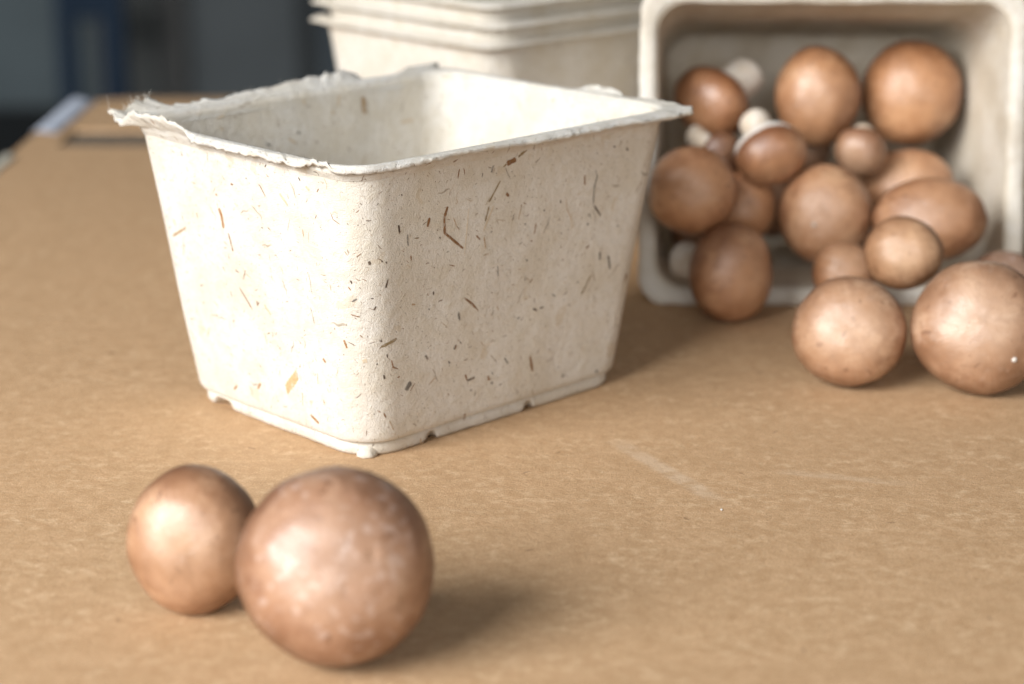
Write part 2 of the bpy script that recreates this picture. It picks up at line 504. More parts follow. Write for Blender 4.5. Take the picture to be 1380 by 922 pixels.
def kraft_material(name, marks=True, base=(.60, .392, .224)):
    t = NT(name)
    ob = t.n('ShaderNodeTexCoord').outputs['Object']
    st = t.vmath('MULTIPLY', ob, (0.78, 1.0, 1.0))
    big = t.noise(ob, 9, 1, .5, dims='2D')
    mid = t.noise(st, 130, 3, .62, dims='2D')
    small = t.noise(st, 620, 2, .7, dims='2D')
    fine = t.noise(ob, 2000, 1, .7, dims='2D')
    c = t.mix(t.maprange(mid, .30, .74), [x * .90 for x in base], [min(1, base[0] * 1.07), base[1] * 1.09, base[2] * 1.13])
    c = t.mix(t.maprange(small, .35, .72, 0, .75), c, [base[0] * .80, base[1] * .76, base[2] * .68])
    c = t.mix(t.maprange(small, .56, .74, 0, .6), c, (.70, .505, .315))
    c = t.mix(t.maprange(fine, .38, .66, 0, .65), c, [base[0] * .66, base[1] * .62, base[2] * .56])
    clump = t.noise(st, 260, 4, .72, dims='2D')
    patch = t.maprange(t.noise(st, 60, 2, .6, dims='2D'), .40, .66)
    c = t.mix(t.math('MULTIPLY', t.maprange(clump, .48, .74, 0, .72), t.math('MULTIPLY_ADD', patch, .8, .2)), c, (.69, .50, .315))
    c = t.mix(t.maprange(clump, .50, .26, 0, .46), c, (.42, .25, .125))
    m, rc = t.strokes(ob, .0024, .48, .11, .6, 4.0, wob=.8)
    c = t.mix(t.math('MULTIPLY', m, .34), c, (.78, .60, .41))
    m, rc = t.strokes(ob, .0038, .45, .07, .6, 8.0, wob=.8)
    c = t.mix(t.math('MULTIPLY', m, .30), c, (.25, .14, .06))
    m, rc = t.strokes(ob, .021, .09, .35, .22, 6.0, wob=.3)
    c = t.mix(t.math('MULTIPLY', m, .5), c, (.16, .09, .045))
    c = t.mix(t.maprange(big, .35, .7, 0, .22), c, [base[0] * .82, base[1] * .80, base[2] * .78])
    if marks:
        # pale rubbed streaks on the paper
        for (ax, ay), (bx, by), wid, amt in MARKS:
            L = math.hypot(bx - ax, by - ay)
            ux, uy = (bx - ax) / L, (by - ay) / L
            rel = t.vmath('SUBTRACT', ob, (ax, ay, 0))
            al = t.vmath('DOT_PRODUCT', rel, (ux / L, uy / L, 0))
            ac = t.math('ABSOLUTE', t.vmath('DOT_PRODUCT', rel, (-uy, ux, 0)))
            f = t.math('MULTIPLY', t.maprange(ac, wid * .3, wid, 1, 0), t.math('MULTIPLY', t.maprange(al, 0, .2), t.maprange(al, .7, 1, 1, 0)))
            f = t.math('MULTIPLY', f, t.maprange(mid, .3, .6, .35, 1))
            c = t.mix(t.math('MULTIPLY', f, amt), c, (.66, .52, .38))
    t.put(t.b.inputs['Base Color'], c)
    t.put(t.b.inputs['Roughness'], t.maprange(mid, .3, .7, .62, .74))
    t.b.inputs['Specular IOR Level'].default_value = .35
    h = t.math('ADD', small, t.math('MULTIPLY', fine, .4))
    t.put(t.b.inputs['Normal'], t.bump(h, .00022, .7))
    return t.m


def wall_material(name, col):
    t = NT(name)
    ob = t.n('ShaderNodeTexCoord').outputs['Object']
    a = t.noise(ob, 2.2, 4, .55)
    c = t.mix(t.maprange(a, .35, .7), [x * 1.0 for x in col], [x * 1.3 for x in col])
    t.put(t.b.inputs['Base Color'], c)
    t.b.inputs['Roughness'].default_value = .7
    return t.m


MARKS = [((0.069, -0.052), (0.104, -0.118), .0048, .44), ((0.117, -0.083), (0.166, -0.097), .0036, .28),
         ((0.012, -0.115), (0.030, -0.121), .0016, .12)]
M_PULP = pulp_material('pulp_paper')
M_PULP2 = pulp_material('pulp_paper_used', base=(.72, .665, .58), fleck=.8, dirty=.4)
M_RIM = pulp_material('pulp_paper_rim', base=(.70, .69, .665), fleck=1.3)  # greyer than the walls: dim blue skylight put into the rim colour
M_TORN = pulp_material('pulp_paper_torn', base=(.80, .79, .765), fleck=.4)
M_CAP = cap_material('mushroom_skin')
M_FLESH = flesh_material('mushroom_flesh', (.70, .66, .60))
M_VEIL = flesh_material('mushroom_veil', (.70, .66, .61))
M_END = flesh_material('stem_cut', (.60, .45, .28))
M_KRAFT = kraft_material('kraft_board')
M_KRAFT_D = kraft_material('kraft_board_plain', marks=False, base=(.58, .385, .225))
M_WHITE = plain('white_tape', (.62, .68, .80), .5)
M_CREAM = plain('cream_paper', (.70, .66, .55), .8)
FLECK_MAT = {
    'ochre': plain('fleck_ochre', (.34, .175, .06)), 'brown': plain('fleck_brown', (.23, .115, .045)),
    'dark': plain('fleck_dark', (.075, .048, .03)), 'slate': plain('fleck_slate', (.17, .155, .135)),
    'tan': plain('fleck_tan', (.42, .29, .17)), 'pale': plain('fleck_pale', (.62, .50, .35)),
    'olive': plain('fleck_olive', (.26, .19, .10)), 'straw': plain('fleck_straw', (.52, .37, .19))}

# ------------------------------------------------------------------ the surface: top panel of a big kraft carton
TX0, TX1, TY0, TY1 = -0.2435, 1.3, -1.1, 0.592
SX0, SX1, SY0, SY1 = -0.2225, -0.128, 0.441, 0.490      # hand hole


def carton_top():
    th = .003
    bm = bmesh.new()
    xs = [TX0, SX0, SX1, TX1]
    ys = [TY0, SY0, SY1, TY1]
    top = [[bm.verts.new((x, y, 0)) for y in ys] for x in xs]
    bot = [[bm.verts.new((x, y, -th)) for y in ys] for x in xs]
    for i in range(3):
        for j in range(3):
            if i == 1 and j == 1: continue
            bm.faces.new((top[i][j], top[i + 1][j], top[i + 1][j + 1], top[i][j + 1]))
            bm.faces.new((bot[i][j], bot[i][j + 1], bot[i + 1][j + 1], bot[i + 1][j]))
    def wall(p, q): bm.faces.new((top[p[0]][p[1]], bot[p[0]][p[1]], bot[q[0]][q[1]], top[q[0]][q[1]]))
    loop = [(0, 0), (1, 0), (2, 0), (3, 0), (3, 1), (3, 2), (3, 3), (2, 3), (1, 3), (0, 3), (0, 2), (0, 1)]
    for a, b in zip(loop, loop[1:] + loop[:1]): wall(a, b)
    hole = [(1, 1), (1, 2), (2, 2), (2, 1)]
    for a, b in zip(hole, hole[1:] + hole[:1]): wall(a, b)
    bmesh.ops.recalc_face_normals(bm, faces=bm.faces[:])
    me = bpy.data.meshes.new('table_top')
    bm.to_mesh(me); bm.free()
    me.materials.append(M_KRAFT)
    o = bpy.data.objects.new('table_top', me)
    COL.objects.link(o)
    return o


table = tag(carton_top(), 'brown kraft cardboard carton top with a hand hole, under everything', kind='structure')
box_obj('side_panel', (TX0 + .001, TY0, -.36), (TX0 + .006, TY1 - .001, -.0032), M_KRAFT_D, table)
box_obj('back_panel', (TX0 + .007, TY1 - .007, -.36), (TX1, TY1 - .002, -.0032), M_KRAFT_D, table)
box_obj('inner_panel', (TX0 + .007, TY0, -.36), (TX1, TY1 - .008, -.30), M_KRAFT_D, table)
box_obj('front_panel', (TX0 + .007, TY0, -.299), (TX1, TY0 + .005, -.0032), M_KRAFT_D, table)
box_obj('end_panel', (TX1 - .005, TY0 + .006, -.299), (TX1, TY1 - .008, -.0032), M_KRAFT_D, table)
box_obj('hand_hole_shade', (SX0 + .0006, SY0 + .0006, -.0028), (SX1 - .0006, SY1 - .0006, -.0018), plain('hole_shade_board', (.17, .135, .10)), table)  # dark sheet added inside the hole, its shade put into the colour
# folded-down flap behind the far edge
fl = [(-0.236, .5935, -.0015), (1.3, .5935, -.0015), (1.3, .700, -.010), (-0.225, .655, -.010)]
fl += [(x, y, z - .004) for x, y, z in fl]
mesh_obj('flap', fl, [(0, 1, 2, 3), (7, 6, 5, 4), (0, 4, 5, 1), (1, 5, 6, 2), (2, 6, 7, 3), (3, 7, 4, 0)], M_KRAFT_D, table, smooth=False)

# tape along the left edge, folded over it
def tape(name, y0, y1, w, mat, label, seed):
    vs, fs = [], []
    n = 26
    for i in range(n + 1):
        y = y0 + (y1 - y0) * i / n
        ww = w * (1 + .18 * fbm(y * 90, seed))
        prof = [(TX0 + ww, .0004), (TX0 + ww * .5, .0011 + .0006 * n1(y * 60, seed)), (TX0 + .0004, .0022), (TX0 - .0016, .0006), (TX0 - .002, -.008)]
        prof += [(x, z - .00035) for x, z in reversed(prof)]
        vs += [(x, y, z) for x, z in prof]
    k = 10
    for i in range(n):
        for j in range(k):
            a, b = i * k + j, i * k + (j + 1) % k
            fs.append((a, b, b + k, a + k))
    fs += [tuple(range(k))[::-1], tuple(range(n * k, n * k + k))]
    return tag(mesh_obj(name, vs, fs, mat), label, 'tape')


tape('tape_strip', .478, .590, .0145, M_WHITE, 'bluish white tape strip folded over the left edge of the cardboard', 2)
tape('tape_strip', .345, .412, .006, M_CREAM, 'short cream paper strip on the cardboard edge at the left border', 5)


def crumb(x, y, s, label, seed):
    rnd = random.Random(seed)
    bm = bmesh.new()
    bmesh.ops.create_icosphere(bm, subdivisions=2, radius=1)
    for v in bm.verts:
        k = 1 + .45 * mnoise.noise(v.co * 2.1 + Vector((seed, 0, 0)))
        v.co = Vector((v.co.x * k * s * 1.3, v.co.y * k * s * .8, max(-.7, v.co.z) * k * s * .5))
    zmin = min(v.co.z for v in bm.verts)
    for v in bm.verts: v.co.z -= zmin
    me = bpy.data.meshes.new('paper_crumb')
    bm.to_mesh(me); bm.free()
    me.materials.append(M_TORN)
    o = bpy.data.objects.new('paper_crumb', me)
    COL.objects.link(o)
    o.location = (x, y, .0001)
    o.rotation_euler.z = rnd.uniform(0, 6)
    tag(o, label, 'crumb')


crumb(.1000, -.1180, .00045, 'tiny white paper crumb at the end of the pale streak', 3)

# ------------------------------------------------------------------ background: floor, panelled wall, blue frame
floor = tag(box_obj('floor', (-6, -2, -.80), (6, 4.72, -.75), wall_material('dark_floor', (.035, .035, .036))), kind='structure')
wall = tag(box_obj('back_wall', (-6, 4.74, -.80), (6, 4.84, 1.6), wall_material('grey_wall', (.165, .19, .205))), kind='structure')
PAN = [(-3.6, -1.10, .012, (.17, .215, .235)), (-1.085, -.93, .02, (.185, .195, .19)), (-.915, -.84, .035, (.19, .19, .185)),
       (-.825, -.54, .02, (.15, .17, .18)), (-.535, -.49, .008, (.06, .068, .072)), (-.48, -.05, .03, (.095, .12, .14)), (-.03, .6, .02, (.13, .14, .14)), (.62, 2.4, .025, (.12, .13, .12))]
for i, (x0, x1, dy, c) in enumerate(PAN):
    box_obj('panel', (x0, 4.738 - dy, -.745), (x1, 4.738, 1.55), wall_material('panel_paint', c), wall, .004)
M_BLUE = wall_material('blue_enamel', (.016, .042, .085))
fr = tag(empty('metal_frame', (-.972, 4.2, -.75)), 'dark blue metal frame standing before the grey panels, upper left', 'frame')
for x0, x1 in ((-.098, -.052), (.010, .066)):
    box_obj('post', (x0, -.02, 0), (x1, .02, 1.0), M_BLUE, fr, .004)
box_obj('crossbar', (-.0518, -.015, .315), (.0098, .015, .40), M_BLUE, fr, .004)
box_obj('crossbar', (-.0518, -.015, .90), (.0098, .015, .95), M_BLUE, fr, .004)

# ------------------------------------------------------------------ punnets
A, B, T, RC, H = .0736, .0598, .0117, .0130, .1000
FW = .0050


def perim(a, b, r, nl, ns, nc):
    """rounded rectangle, index-aligned between levels: (x, y, nx, ny)"""
    P = []
    def corner(cx, cy, a0):
        for i in range(nc + 1):
            th = a0 + math.pi / 2 * i / nc
            P.append((cx + r * math.cos(th), cy + r * math.sin(th), math.cos(th), math.sin(th)))
    def side(p, q, n, nx, ny):
        for i in range(1, n):
            f = i / n
            P.append((p[0] + (q[0] - p[0]) * f, p[1] + (q[1] - p[1]) * f, nx, ny))
    corner(a - r, b - r, 0); side((a - r, b), (-a + r, b), nl, 0, 1)
    corner(-a + r, b - r, math.pi / 2); side((-a, b - r), (-a, -b + r), ns, -1, 0)
    corner(-a + r, -b + r, math.pi); side((-a + r, -b), (a - r, -b), nl, 0, -1)
    corner(a - r, -b + r, math.pi * 1.5); side((a, -b + r), (a, b - r), ns, 1, 0)
    return P


def wall_disp(x, y, z, seed):
    v = Vector((x, y, z))
    return .00035 * mnoise.noise(v * 38 + Vector((seed, 0, 0))) + .00012 * mnoise.noise(v * 130 + Vector((0, seed, 0)))


def grid_mesh(name, rows, mat, parent, uvs=None, flip=False):
    n = len(rows[0])
    vs = [p for r in rows for p in r]
    uvv = None
    # close the loop with a duplicated seam column so the UVs do not wrap
    fs = []
    for i in range(len(rows) - 1):
        for j in range(n - 1):
            a, b, c, d = i * n + j, i * n + j + 1, (i + 1) * n + j + 1, (i + 1) * n + j
            fs.append((a, d, c, b) if flip else (a, b, c, d))
    if uvs is not None: uvv = [u for r in uvs for u in r]
    return mesh_obj(name, vs, fs, mat, parent, True, uvv)


def arclen(P):
    s = [0.0]
    for p, q in zip(P, P[1:]): s.append(s[-1] + math.hypot(q[0] - p[0], q[1] - p[1]))
    return s


def dims(z):
    k = 1 - z / H
    return A - T * k, B - T * k


def notch(x, y):
    """how far the base lip is cut up at (x, y): two notches per long side, one by each end of the short sides"""
    d = 0.0
    if abs(y) > B - T - .004:
        for c in (-.032, .013):
            d = max(d, bump01(x, c - .0022, c + .0022, .0014))
    if abs(x) > A - T - .004:
        for c in (.029,):
            d = max(d, bump01(y, c - .0055, c + .0045, .002))
    return d


def build_tray(root, seed, th=.0018, fine=True, mat=None, rim_mat=None, hero=False):
    mat = mat or M_PULP
    rim_mat = rim_mat or M_RIM
    nl, ns, nc = (150, 120, 18) if hero else ((70, 60, 10) if fine else (48, 40, 8))
    def ring(a, b, r):
        P = perim(a, b, r, nl, ns, nc)
        return P + [P[0]]
    base = ring(A, B, RC)
    S = arclen(base)
    # ---- wall: outer face up, inner face down, inner floor
    zs = [.0048, .0052, .006, .0075] + [.0075 + (H - .0095) * i / 30 for i in range(1, 31)] + [H - .0012]
    rows, uvs = [], []
    vlen = 0.0
    for i, z in enumerate(zs):
        a, b = dims(z)
        ins = {0: .0015, 1: .0005, 2: .0001}.get(i, 0)
        r = RC + .0006
        rows.append([]); uvs.append([])
        for k, (x, y, nx, ny) in enumerate(ring(a - ins, b - ins, r)):
            d = wall_disp(x, y, z, seed)
            rows[-1].append((x + nx * d, y + ny * d, z)); uvs[-1].append((S[k], z))
    zin = [H - .0011] + [H - .003 - (H - .012) * i / 24 for i in range(25)] + [.0065, .0052, .0046]
    for i, z in enumerate(zin):
        a, b = dims(z)
        off = th + {len(zin) - 3: .0004, len(zin) - 2: .0014, len(zin) - 1: .003}.get(i, 0)
        rows.append([]); uvs.append([])
        for k, (x, y, nx, ny) in enumerate(ring(a - off, b - off, RC - .001)):
            d = wall_disp(x, y, z, seed + 4) * 1.6
            rows[-1].append((x + nx * d, y + ny * d, z)); uvs[-1].append((S[k] + .31, .25 - z))
    for f in (.75, .45, .1):
        a, b = dims(0)
        rows.append([]); uvs.append([])
        for k, (x, y, nx, ny) in enumerate(ring((a - th - .003) * f, (b - th - .003) * f, (RC - .001) * f)):
            rows[-1].append((x, y, .0044 + .0003 * n1(x * 90 + y * 70, seed))); uvs[-1].append((x + .7, y + .7))
    grid_mesh('wall', rows, mat, root, uvs)
    # ---- base lip (foot ring) with its notches, and the underside
    rows, uvs = [], []
    for i, (ins, zl) in enumerate([(.0024, .0060), (.0012, .0050), (.0007, .0042), (.0008, .0012), (.0015, .0002), (.0045, .0), (.0062, .0010), (.0068, .0030), (.030, .0032), (.046, .0032)]):
        a, b = dims(0)
        rr = max(.002, .0150 - ins * .5) if ins < .02 else .001
        rows.append([]); uvs.append([])
        for k, (x, y, nx, ny) in enumerate(ring(a - ins, b - ins, rr)):
            z = max(zl, .0036 * notch(x, y)) if ins < .0065 else zl
            w = .00035 * fbm(S[k] * 60, seed + 2)
            rows[-1].append((x + nx * w, y + ny * w, z + (.00025 * max(0, fbm(S[k] * 90, seed + 7)) if zl < .002 else 0)))
            uvs[-1].append((S[k], -.02 - i * .001))
    grid_mesh('base', rows, mat, root, uvs, flip=True)
    # ---- rim: rounded lip, flat flange with a ragged outer edge
    inn = ring(A, B, RC)
    out = ring(A + FW, B + FW, .0042 if hero else .0105)
    flange = []
    rows = [[] for _ in range(20)]
    uvs = [[] for _ in range(20)]
    for k in range(len(inn)):
        kk = 0 if k == len(inn) - 1 else k
        x, y, nx, ny = inn[kk]; ox, oy, _, _ = out[kk]
        s = S[kk]
        lift, wf, dz, rag = rim_shape(x, y, ox, oy, s, seed, hero)
        dx, dy = ox - x, oy - y
        def P(f, z): return (x + dx * f * wf, y + dy * f * wf, z)
        def Q(o, z): return (x + nx * o, y + ny * o, z)
        sag = -.0012
        def zt(f): return H + dz * min(1, .35 + f) + lift * f ** 1.6 + sag * sstep(.62, .95, f) * (1 - sstep(0, .0012, lift)) + .00018 * n1(s * 700 + f * 9, seed + 3)
        e = .0016 if fine else .0010
        te = (.0011 if fine else .0007) + .0003 * n1(s * 300, seed)
        pts = [Q(-th - .0001 - .0004, H - .0045), Q(-th - .00002, H - .0030), Q(-th + .0004, H - .0012 + dz * .3), Q(-th * .55 + .0003, H - .0002 + dz * .35)]
        for f in (.06, .22, .40, .58, .74, .88, .96): pts.append(P(f, zt(f)))
        pts.append(P(1.0 + rag, zt(1.0) - te * .4))
        pts.append(P(.985 + rag * .6, zt(1.0) - te * 1.3))
        for f in (.86, .62, .40, .24): pts.append(P(f, zt(f) - (te + (e - te) * (1 - f)) * 1.15))
        pts.append(Q(.0009, H - .0024 + dz * .2)); pts.append(Q(.0003, H - .0034)); pts.append(Q(-.0007, H - .0052))
        for i, p in enumerate(pts):
            rows[i].append(p); uvs[i].append((s, .14 + i * .0011))
        flange.append((pts[10], pts[11], (dx, dy), s, lift, x, y))
    grid_mesh('rim', rows, rim_mat, root, uvs, flip=True)
    return flange


def rim_shape(x, y, ox, oy, s, seed, hero):
    lift = 0.0
    dz = .0005 * fbm(s * 14, seed + 11) + .0003 * n1(s * 60, seed + 12)
    wf = .97 + .08 * fbm(s * 55, seed) + .05 * n1(s * 260, seed + 1)
    rag = .035 * n1(s * 900, seed + 2) + .03 * n1(s * 420, seed + 5)
    if not hero: return lift, wf, dz, rag
    j = max(0, .5 + .6 * fbm(s * 520, 31))                       # ragged torn height
    j2 = max(0, .5 + .7 * fbm(s * 190, 37))
    if x < -A + .006:                                    # short side towards the light
        lift += .0046 * bump01(y, .018, .040, .0030) * (.7 + .5 * j)
        lift += .0016 * bump01(y, .042, .058, .003) * j
        lift += .0012 * bump01(y, -.046, -.034, .004) * (.4 + .8 * j)
        lift += .0009 * bump01(y, -.03, .016, .006) * max(0, j - .35)
        wf *= 1 - .30 * bump01(y, .014, .018, .002) - .16 * bump01(y, -.030, .012, .006) 
        rag *= 2.1
    if y > B - .006:                                     # long side at the back left
        lift += (.0012 + .0026 * sstep(-.024, .020, x)) * bump01(x, -.024, .027, .004) * (.45 + .7 * j2 + .22 * j)
        lift += .0040 * bump01(x, -.058, -.047, .003) * (.55 + .7 * j)
        lift += .0012 * bump01(x, -.045, -.026, .003) * j
        lift += .0024 * bump01(x, .046, .063, .004) * (.5 + .6 * j2)
        rag *= 2.0
    if x > A - .006:                                     # short side at the back right
        lift += .0026 * bump01(y, -.022, -.008, .003) * (.7 + .4 * j)
        lift += .0009 * bump01(y, -.062, -.026, .006) * j2
    if ox < -A - FW + .0046 and oy > B + FW - .0046:      # curled tip of the left corner
        lift += .0022 * (.6 + .5 * j)
    wf *= 1 - .74 * (1 - sstep(.006, .036, math.hypot(x + A - .003, y + B - .003)))      # worn front corner
    if y < -B + .006:
        lift += .0006 * bump01(x, -.045, -.005, .012) + .0005 * max(0, j2 - .6)
        rag *= 2.0
        wf *= 1 + .10 * fbm(s * 170, 51)
        wf *= 1 - .12 * bump01(x, -.06, .03, .02)
    return lift, wf, dz, rag


def fuzz(root, flange, seed):
    """loose paper fibres standing on the torn rim"""
    rnd = random.Random(seed)
    vs, fs = [], []
    def strand(p, d, L, rad, curl):
        n = 5
        q = Vector(p)
        d = Vector(d).normalized()
        side = d.cross(Vector((rnd.uniform(-1, 1), rnd.uniform(-1, 1), rnd.uniform(-1, 1)))).normalized()
        idx = []
        for i in range(n + 1):
            t1 = side; t2 = d.cross(side).normalized()
            rr = rad * (1 - .75 * i / n)
            st = len(vs)
            for k in range(3):
                an = 2.094 * k
                vs.append(q + (t1 * math.cos(an) + t2 * math.sin(an)) * rr)
            idx.append(st)
            d = (d + side * curl * .35 + Vector((rnd.uniform(-.2, .2), rnd.uniform(-.2, .2), rnd.uniform(-.2, .2)))).normalized()
            side = (side - d * side.dot(d)).normalized()
            q = q + d * L / n
        for a, b in zip(idx, idx[1:]):
            for k in range(3):
                fs.append((a + k, a + (k + 1) % 3, b + (k + 1) % 3, b + k))
    for (p, e, (dx, dy), s, lift, x, y) in flange:
        o = Vector((dx, dy, 0)).normalized()
        dens = 1.0
        if x < -A + .006: dens = 2.6
        elif y > B - .006: dens = 1.5 if x < .04 else .8
        elif y < -B + .006: dens = .5
        if lift > .001: dens += 1.2
        n = int(dens) + (rnd.random() < dens % 1)
        for _ in range(n):
            a = rnd.random()
            pt = Vector(p).lerp(Vector(e), a)
            dr = o * rnd.uniform(-.5, 1.0) + Vector((0, 0, rnd.uniform(-.1, 1.1))) + Vector((rnd.uniform(-.8, .8), rnd.uniform(-.8, .8), 0)) * .8
            strand(pt, dr, rnd.uniform(.0004, .0011) * (2.4 if rnd.random() < .05 else 1), rnd.uniform(.00003, .00007), rnd.uniform(-1, 1))
    # the long hairs and the tuft at the left corner
    tip = min(flange, key=lambda f: f[5] - f[6])
    tp = Vector(tip[1])
    strand(tp, (.05, .05, 1), .0060, .00009, .2)
    strand(tp + Vector((.001, .0006, 0)), (.4, .7, .8), .0040, .00016, 1.0)
    for f in flange:
        if f[6] > B - .006 and -.060 < f[5] < -.046:
            for _ in range(3):
                strand(Vector(f[0]).lerp(Vector(f[1]), rnd.random()), (rnd.uniform(-.8, .3), rnd.uniform(-.3, .5), 1), rnd.uniform(.001, .0032), rnd.uniform(.00005, .00011), rnd.uniform(-1, 1))
    o = mesh_obj('fibre_fuzz', vs, fs, M_TORN, root, True, [(v[0] * 3, v[1] * 3) for v in vs])
    o['kind'] = 'stuff'


def wall_point(q, z, lift=0.0, seed=1.0):
    """point on the outer wall: q runs through the front corner, minus towards the left, plus along the right face"""
    a, b = dims(z)
    r = RC
    arc = r * math.pi / 2
    if q < -arc / 2: p, n = Vector((-a, -b + r - (q + arc / 2), z)), Vector((-1, 0, -T / H))
    elif q > arc / 2: p, n = Vector((-a + r + (q - arc / 2), -b, z)), Vector((0, -1, -T / H))
    else:
        th = math.radians(225) + q / r
        n = Vector((math.cos(th), math.sin(th), -T / H))
        p = Vector((-a + r + r * math.cos(th), -b + r + r * math.sin(th), z))
        # the wall mesh uses a corner radius 0.6 mm larger
        p -= Vector((math.cos(th), math.sin(th), 0)) * .00025 * math.cos(2 * q / r)
    n.normalize()
    return p + n * (wall_disp(p.x, p.y, z, seed) + lift)


def straw(root, FL):
    rnd = random.Random(5)
    joined = {}
    for col, w, big, pts in FL:
        w = w / 1000 * 1.0
        P = [Vector((q / 1000, z / 1000)) for q, z in pts]
        # resample
        seg = []
        for p, q in zip(P, P[1:]):
            n = max(2, int((q - p).length / .0006))
            n = min(n, 14)
            seg += [p.lerp(q, i / n) for i in range(n)]
        seg.append(P[-1])
        L = sum((b - a).length for a, b in zip(seg, seg[1:]))
        vs, fs = [], []
        acc = 0.0
        for i, p in enumerate(seg):
            d = (seg[min(i + 1, len(seg) - 1)] - seg[max(i - 1, 0)]).normalized()
            nrm = Vector((-d.y, d.x))
            if i: acc += (p - seg[i - 1]).length
            f = acc / max(L, 1e-6)
            end = .8 + .2 * min(1, 7 * min(f, 1 - f)) if w > .0006 else .5 + .5 * min(1, 6 * min(f, 1 - f))
            if col == 'straw': end = 1
            ww = w * .5 * end * (1 + .35 * n1(acc * 1500 + len(joined) * 3, w * 9000))
            sl = .35 * w if col == 'straw' else 0
            for sgn in (-1, 0, 1):
                pp = p + nrm * ww * sgn + d * (sgn * sl * (1 if i in (0, len(seg) - 1) else 0)) + d * (rnd.uniform(-.2, .2) * w * .4)
                vs.append(wall_point(pp.x, pp.y, .00004 + (.00011 if sgn == 0 else 0)))
        for i in range(len(seg) - 1):
            for j in range(2):
                a = i * 3 + j
                fs.append((a, a + 1, a + 4, a + 3))
        if big:
            mesh_obj('straw_fleck', vs, fs, FLECK_MAT[col], root)
        else:
            J = joined.setdefault(col, ([], []))
            o = len(J[0])
            J[0].extend(vs); J[1].extend([tuple(o + v for v in f) for f in fs])
    # the bits too small to pick apart, one mesh with a slot per colour
    vs, fs, mi = [], [], []
    cols = list(joined)
    for ci, c in enumerate(cols):
        o = len(vs)
        vs += joined[c][0]
        for f in joined[c][1]: fs.append(tuple(o + v for v in f)); mi.append(ci)
    o = mesh_obj('fine_flecks', vs, fs, FLECK_MAT[cols[0]], root)
    for c in cols[1:]: o.data.materials.append(FLECK_MAT[c])
    o.data.polygons.foreach_set('material_index', mi)
    o['kind'] = 'stuff'


def inner_straw(root, items):
    """bits of straw in the inner face of the long back wall"""
    for col, w, (x0, z0), (x1, z1) in items:
        vs, fs = [], []
        d = Vector((x1 - x0, z1 - z0)); L = d.length; d.normalize(); n = Vector((-d.y, d.x))
        for i in range(7):
            f = i / 6
            ww = w * .3 * (.75 + .25 * min(1, 5 * min(f, 1 - f))) * (1 + .3 * n1(f * 6, x0))
            for sg in (-1, 0, 1):
                x, z = x0 + (x1 - x0) * f + n.x * ww * sg, z0 + (z1 - z0) * f + n.y * ww * sg
                x, z = x / 1000, z / 1000
                y = B - T * (1 - z / H) - .0018
                y += wall_disp(x, y, z, 5.0) * 1.6 - .0003 - (.00008 if sg == 0 else 0)
                vs.append((x, y, z))
        for i in range(6):
            for j in range(2):
                a = i * 3 + j
                fs.append((a, a + 1, a + 4, a + 3))
        mesh_obj('straw_fleck', vs, fs, FLECK_MAT[col], root)


hero = tag(empty('pulp_punnet', (0, 0, 0)), 'empty cream pulp punnet with torn rim, upright in the middle', 'punnet')
hero.rotation_euler.z = R(44.566)
flg = build_tray(hero, 1.0, .0018, True, hero=True)
fuzz(hero, flg, 11)
straw(hero, FLECKS)
inner_straw(hero, [('tan', 3.6, (29.6, 94.5), (29.7, 88.3)), ('pale', 1.5, (18.4, 96.4), (17.4, 92.6)), ('pale', 1.2, (1.4, 97), (2.2, 95)),
                   ('pale', 1.3, (47.0, 82.5), (53.4, 82.9)), ('pale', 1.1, (-37.3, 95.0), (-34.1, 95.6)), ('slate', 1.5, (-17.4, 83.2), (-15.6, 82.6)),
                   ('pale', 1.3, (-7.1, 84), (-4.3, 81.8)), ('slate', 1.1, (-2.8, 85.5), (-1.5, 85)), ('pale', 1.5, (14.0, 90.8), (15.5, 90)), ('pale', 1.0, (-36.5, 91.7), (-35.2, 90.6))])
# drip of pulp under the front corner
bm = bmesh.new()
bmesh.ops.create_icosphere(bm, subdivisions=3, radius=1)
cx, cy = -A + T + .0056, -B + T + .0056
for v in bm.verts:
    k = 1 + .16 * mnoise.noise(v.co * 1.9)
    p = v.co * k
    up = .55 if p.z > 0 else 1
    v.co = Vector((cx + p.x * .0034 * (1 - .3 * max(0, p.z)), cy + p.y * .0034 * (1 - .3 * max(0, p.z)), .0010 + p.z * .0030))
    v.co.z = max(v.co.z, .0)
me = bpy.data.meshes.new('pulp_drip')
bm.to_mesh(me); bm.free()
me.materials.append(M_PULP)
me.polygons.foreach_set('use_smooth', [True] * len(me.polygons))
dr = bpy.data.objects.new('pulp_drip', me)
COL.objects.link(dr); dr.parent = hero

# punnet lying on its long side, mouth to the camera
tipped = tag(empty('pulp_punnet'), 'tipped pulp punnet on its side, full of brown mushrooms', 'punnet')
build_tray(tipped, 5.0, .0022, True, M_PULP2, pulp_material('pulp_paper_rim_used', base=(.76, .74, .70), fleck=.5, dirty=.35))
tilt = math.atan((FW + T) / H)
# local z (mouth) -> towards the camera and a little up; local y -> up
Yv = Vector((0, math.sin(tilt), math.cos(tilt)))
Zv = Vector((0, -math.cos(tilt), math.sin(tilt)))
Xv = Yv.cross(Zv)
rot = Matrix((Xv, Yv, Zv)).transposed()
mouth = Vector((.1668, .107, .0004))                      # middle of the lower flange edge
tipped.location = mouth - rot @ Vector((0, -(B + FW), H))
tipped.rotation_euler = rot.to_euler()

